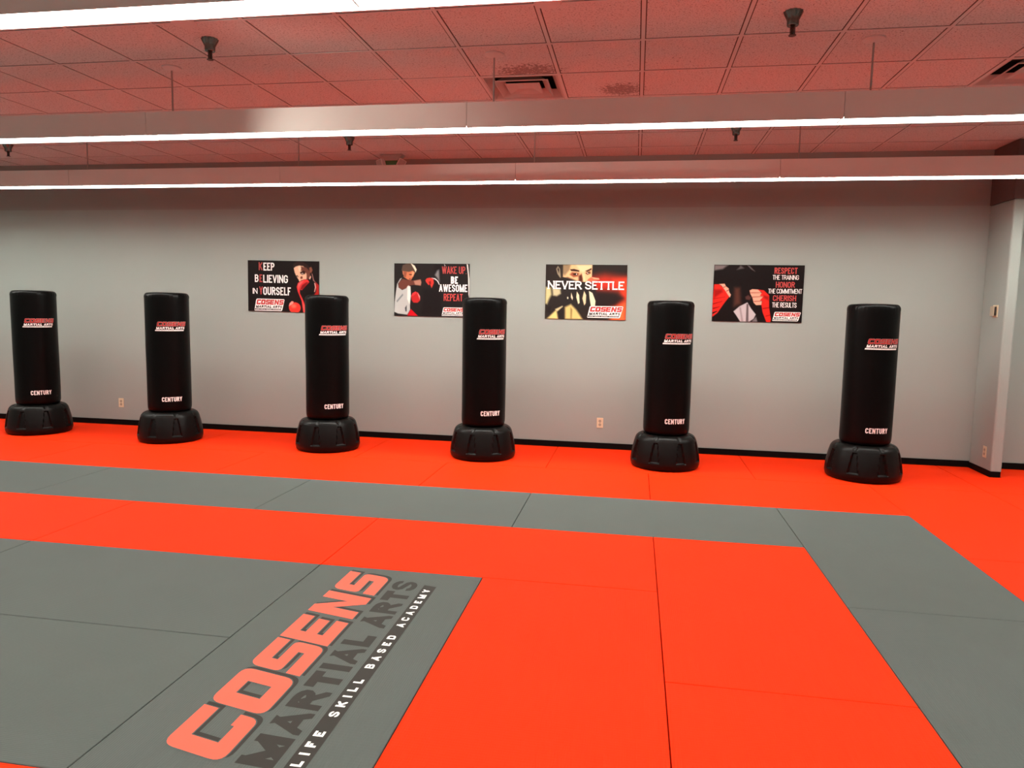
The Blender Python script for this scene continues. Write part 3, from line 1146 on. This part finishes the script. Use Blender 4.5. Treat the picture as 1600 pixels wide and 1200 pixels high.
# --- poster: wake up be awesome repeat
cv = lambda px, py: ((px - 75) / 1446, (py - 86) / 1000)
make_poster('black poster of a boy punching in a white vest, second poster from the left', -1.965, 2.064, 0, cv, (36, 33, 33), [
    ([(860, 95), (980, 95), (985, 1085), (600, 1085), (640, 560), (840, 560), (850, 340)], (30, 27, 28), .1),
    ([(860, 300), (905, 215), (940, 200), (952, 430), (905, 355)], (125, 125, 126), .05),
    ([(795, 352), (870, 362), (925, 410), (955, 475), (945, 485), (905, 415), (860, 380), (800, 370)], (225, 225, 225), .012),
    ([(215, 215), (238, 120), (330, 82), (402, 78), (472, 130), (508, 205), (478, 275), (440, 235), (380, 245), (280, 255), (250, 235)], (84, 68, 58), .02),
    ([(392, 78), (470, 126), (510, 200), (490, 252), (462, 195), (425, 135)], (232, 226, 205), .02),
    ([(250, 235), (360, 245), (442, 225), (472, 262), (442, 335), (396, 405), (335, 392), (262, 345)], (196, 116, 82), .02),
    ([(250, 235), (320, 250), (300, 350), (262, 345)], (140, 82, 62), .03),
    ([(420, 235), (470, 255), (440, 330), (410, 330)], (228, 160, 120), .03),
    ([(360, 288), (420, 290), (415, 308), (370, 304)], (50, 30, 26), .012),
    ([(365, 372), (395, 372), (392, 392), (368, 388)], (90, 40, 36), .01),
    ([(232, 222), (258, 238), (266, 312), (240, 292)], (165, 105, 82), .015),
    ([(165, 440), (240, 378), (340, 402), (460, 408), (585, 383), (602, 440), (588, 502), (470, 492), (385, 502), (300, 565), (220, 585), (148, 535)], (104, 62, 52), .02),
    ([(455, 415), (585, 390), (600, 440), (588, 500), (480, 488)], (168, 122, 106), .03),
    ([(225, 362), (148, 470), (158, 545), (230, 592), (305, 560), (350, 500), (388, 520), (398, 700), (382, 900), (386, 962), (330, 1062), (150, 1042), (76, 1012), (84, 820), (108, 620), (130, 478), (190, 376)], (178, 184, 182), .014),
    ([(335, 520), (388, 525), (396, 700), (370, 850), (330, 760)], (236, 234, 222), .03),
    ([(120, 800), (240, 660), (250, 690), (130, 830)], (120, 130, 132), .02),
    ([(285, 930), (320, 880), (320, 1000), (295, 1000)], (70, 74, 76), .02),
    ([(400, 948), (545, 1086), (330, 1080)], (188, 24, 34), .014),
    ([(405, 715), (432, 650), (490, 618), (545, 640), (580, 720), (575, 790), (530, 830), (450, 828), (415, 780)], (176, 40, 40), .018),
    ([(520, 630), (575, 700), (575, 780), (555, 720)], (240, 150, 145), .015),
    ([(405, 712), (432, 650), (492, 618), (512, 640), (450, 690)], (220, 60, 62), .015),
    ([(680, 400), (705, 365), (765, 350), (832, 368), (842, 450), (800, 550), (770, 470), (742, 492), (695, 438)], (198, 58, 50), .016),
    ([(740, 430), (785, 410), (790, 470), (760, 490)], (120, 26, 26), .02),
    ([(1464, 88), (1490, 96), (1524, 400), (1521, 740), (1506, 660), (1492, 300)], (232, 230, 222), .01),
    ([(1035, 86), (1062, 125), (1050, 130)], (225, 225, 222), .01),
], [('WAKE UP.', 996, 1464, 138, 274, 'textred', .125), ('BE', 1168, 1300, 324, 462, 'white', .2),
    ('AWESOME', 944, 1482, 474, 612, 'white', .15), ('REPEAT.', 1034, 1420, 650, 786, 'textred', .125)], (998, 1440, 908, 1068), pw=.90)

# --- poster: never settle
cv = lambda px, py: ((px - 92 + 18 * (py - 103) / 960) / 1450, (py - 102) / 972)
SK = (236, 192, 142)
make_poster('poster of a face behind wrapped fists with red glow, third from the left', -.187, 2.066, 0, cv, (44, 39, 37), [
    ([(900, 330), (1150, 280), (1545, 330), (1545, 1085), (1300, 1085), (1250, 860), (1480, 700), (1400, 560), (950, 560)], (196, 52, 38), .25),
    ([(1300, 360), (1545, 330), (1545, 700), (1440, 560)], (230, 70, 44), .16),
    ([(1320, 860), (1520, 760), (1520, 1085), (1250, 1085)], (228, 112, 62), .16),
    ([(985, 580), (1300, 600), (1470, 680), (1330, 800), (985, 830)], (42, 34, 34), .12),
    ([(385, 150), (520, 105), (922, 103), (916, 330), (850, 360), (830, 405), (480, 405), (470, 335), (388, 322)], SK, .014),
    ([(380, 103), (540, 103), (515, 200), (430, 300), (388, 250)], (150, 130, 98), .05),
    ([(330, 103), (400, 103), (400, 320), (345, 320)], (50, 44, 38), .03),
    ([(276, 180), (308, 128), (345, 180), (362, 335), (345, 335), (300, 270)], (150, 140, 118), .02),
    ([(296, 185), (312, 155), (330, 190), (325, 260)], (50, 44, 40), .02),
    ([(640, 110), (915, 105), (910, 170), (760, 240), (690, 200)], (250, 216, 170), .06),
    ([(525, 185), (600, 178), (695, 205), (690, 228), (545, 215)], (58, 36, 28), .014),
    ([(520, 280), (560, 235), (690, 250), (670, 310), (590, 325)], (150, 82, 58), .04),
    ([(575, 262), (640, 250), (670, 272), (635, 292), (590, 285)], (60, 34, 28), .012),
    ([(610, 266), (648, 260), (650, 280), (622, 284)], (244, 234, 220), .008),
    (ellipse(622, 270, 14, 13), (24, 18, 18), .006),
    ([(795, 215), (908, 160), (912, 188), (830, 228)], (58, 36, 28), .014),
    ([(798, 248), (885, 212), (896, 255), (835, 280)], (110, 58, 42), .02),
    ([(828, 246), (872, 228), (872, 250), (842, 262)], (240, 230, 215), .008),
    (ellipse(858, 240, 12, 13), (24, 18, 18), .006),
    ([(682, 300), (735, 262), (765, 340), (760, 405), (680, 405)], (84, 44, 34), .05),
    ([(740, 250), (790, 260), (800, 400), (762, 400)], (248, 208, 160), .03),
    ([(480, 330), (560, 350), (640, 405), (480, 405)], (190, 120, 84), .05),
    ([(832, 398), (855, 352), (905, 318), (1042, 336), (1056, 362), (930, 398)], (228, 112, 82), .018),
    ([(905, 322), (1040, 340), (1050, 360), (950, 352)], (246, 176, 140), .018),
    ([(250, 400), (480, 330), (700, 410), (990, 470), (1000, 830), (830, 850), (600, 880), (380, 830), (250, 620)], (44, 41, 40), .05),
    ([(85, 505), (182, 515), (195, 640), (150, 720), (115, 810), (80, 800)], (202, 196, 142), .06),
    ([(208, 528), (352, 540), (362, 620), (290, 665), (222, 655)], (196, 190, 150), .05),
    ([(868, 565), (930, 600), (985, 740), (978, 835), (905, 835), (882, 700)], (236, 230, 192), .014),
    ([(782, 565), (818, 640), (812, 780), (786, 825), (752, 700)], (228, 204, 164), .012),
    ([(652, 578), (692, 640), (702, 780), (676, 800), (642, 680)], (232, 220, 182), .012),
    ([(550, 598), (582, 690), (572, 732), (545, 684)], (226, 212, 180), .012),
    (ellipse(488, 694, 12, 20), (220, 212, 184), .01),
    ([(440, 860), (545, 808), (640, 900), (760, 1075), (440, 1075)], (214, 192, 124), .06),
    ([(540, 860), (570, 900), (560, 1075), (540, 1075)], (140, 116, 70), .04),
    ([(110, 1075), (285, 905), (315, 1075)], (226, 206, 132), .05),
    ([(262, 900), (392, 838), (402, 850), (300, 940)], (206, 196, 152), .03),
    ([(120, 860), (180, 850), (170, 960), (110, 980)], (36, 32, 32), .05),
], [('NEVER SETTLE', 128, 1490, 392, 540, 'white', .17)], (842, 1478, 830, 1040), slabtxt=True, pw=.905)

# --- poster: respect the training
cv = lambda px, py: ((px - 110 + 47 * (py - 92) / 890) / 1397, (py - 92) / 888)
RED = (212, 42, 34)
SKN = (226, 164, 140)
make_poster('black poster of two fists in red hand wraps, rightmost poster', 1.645, 2.078, 0, cv, (27, 22, 22), [
    ([(108, 96), (330, 96), (240, 160), (108, 182)], (118, 108, 108), .05),
    ([(520, 96), (575, 145), (460, 168), (500, 130)], (92, 86, 86), .04),
    ([(625, 96), (660, 110), (742, 190), (690, 160)], (126, 120, 120), .03),
    ([(425, 450), (505, 450), (520, 700), (410, 740)], (80, 48, 40), .1),
    ([(105, 400), (185, 398), (255, 460), (322, 530), (342, 592), (270, 682), (150, 852), (70, 915), (75, 700), (90, 550)], RED, .016),
    ([(100, 480), (230, 480), (240, 520), (100, 620)], (150, 24, 22), .06),
    ([(80, 700), (230, 660), (235, 668), (85, 720)], (130, 20, 20), .012),
    ([(80, 770), (190, 745), (190, 755), (82, 795)], (120, 20, 20), .012),
    ([(76, 840), (150, 815), (150, 828), (76, 870)], (30, 20, 20), .012),
    ([(90, 620), (280, 590), (280, 600), (90, 640)], (160, 26, 24), .012),
    ([(180, 394), (270, 388), (290, 428), (332, 460), (342, 520), (368, 560), (350, 604), (318, 560), (280, 500), (222, 420)], SKN, .014),
    ([(245, 440), (290, 428), (288, 436), (252, 452)], (120, 60, 50), .01),
    ([(292, 500), (338, 478), (340, 488), (298, 512)], (120, 60, 50), .01),
    ([(592, 590), (640, 560), (685, 600), (660, 640), (600, 630)], (84, 52, 48), .03),
    ([(660, 490), (700, 468), (792, 472), (842, 520), (872, 580), (852, 650), (842, 712), (760, 718), (722, 680), (702, 600), (672, 545)], SKN, .014),
    ([(672, 520), (842, 518), (840, 526), (680, 532)], (140, 76, 64), .01),
    ([(702, 585), (866, 578), (866, 586), (706, 598)], (140, 76, 64), .01),
    ([(722, 655), (850, 646), (850, 655), (730, 668)], (140, 76, 64), .01),
    ([(788, 472), (882, 484), (962, 560), (962, 750), (990, 930), (978, 985), (918, 980), (862, 830), (842, 712), (858, 650), (818, 642), (874, 578), (818, 570), (852, 520)], RED, .014),
    ([(880, 560), (955, 580), (950, 640), (880, 600)], (150, 26, 24), .05),
    ([(860, 760), (960, 745), (965, 760), (866, 780)], (150, 24, 22), .014),
    ([(905, 880), (980, 860), (984, 872), (910, 895)], (150, 24, 22), .014),
    ([(405, 822), (500, 740), (625, 676), (682, 770), (755, 862), (722, 930), (652, 980), (510, 980), (450, 885)], (186, 176, 180), .016),
    ([(612, 700), (640, 700), (640, 980), (600, 980)], (96, 84, 86), .02),
    ([(500, 760), (520, 750), (560, 980), (530, 980)], (150, 138, 140), .03),
    ([(700, 960), (760, 900), (785, 980), (700, 980)], (110, 104, 106), .03),
], [('RESPECT', 1044, 1396, 130, 226, 'textred', .155), ('THE TRAINING', 1016, 1416, 246, 316, 'white', .10),
    ('HONOR', 1064, 1356, 348, 440, 'textred', .155), ('THE COMMITMENT', 948, 1466, 458, 530, 'white', .10),
    ('CHERISH', 1020, 1376, 558, 646, 'textred', .155), ('THE RESULTS', 1008, 1382, 670, 746, 'white', .10)],
    (1016, 1444, 816, 958), pw=.93)


# ------------------------------------------------------------------ sockets and switch
def make_outlet():
    root = thing('wall_outlet', '', 'electrical outlet', (0, 0, 0), 0, 'ivory wall outlets')
    new_obj('cover_plate', boxes((-.036, .036, -.006, 0, -.058, .058)), M['ivory'], root, bevel=.003)
    for z in (-.021, .021):
        bm = bmesh.new()
        lathe(bm, [(.0165, 0), (.0165, .0025)], 20)
        bmesh.ops.transform(bm, matrix=Matrix.Translation((0, -.0055, z)) @ Matrix.Rotation(PI / 2, 4, 'X'), verts=bm.verts)
        s = new_obj('socket', bm, M['tan'], root)
        bm = boxes((-.008, -.0055, -.0088, -.0078, z - .002, z + .007), (.0055, .008, -.0088, -.0078, z - .002, z + .007),
                   (-.002, .002, -.0088, -.0078, z - .010, z - .006))
        new_obj('slot', bm, M['slot'], s)
    bm = lathe(bmesh.new(), [(.003, 0), (.003, .0015)], 10)
    bmesh.ops.transform(bm, matrix=Matrix.Translation((0, -.0058, 0)) @ Matrix.Rotation(PI / 2, 4, 'X'), verts=bm.verts)
    new_obj('screw', bm, M['chrome'], root)
    return root


ol = make_outlet()
ol.location = (-5.592, WALL_Y, .281)
ol['label'] = 'ivory outlet on the back wall between the two leftmost punching bags'
dup(ol, (.470, WALL_Y, .294), 0, 'ivory outlet on the back wall left of the second punching bag from right')
dup(ol, (SX0, 3.835, .225), -PI / 2, 'ivory outlet low on the side of the wall partition')
sw = thing('thermostat', 'small beige wall control box on the side of the wall partition', 'thermostat', (SX0, 3.865, 1.628), -PI / 2)
new_obj('back_plate', boxes((-.05, .05, -.008, 0, -.06, .06)), M['ivory'], sw, bevel=.004)
new_obj('cover', boxes((-.042, .034, -.036, -.008, -.048, .048)), M['tan'], sw, bevel=.004)
new_obj('slider_slot', boxes((.0335, .036, -.030, -.012, -.042, .042)), M['slot'], sw)
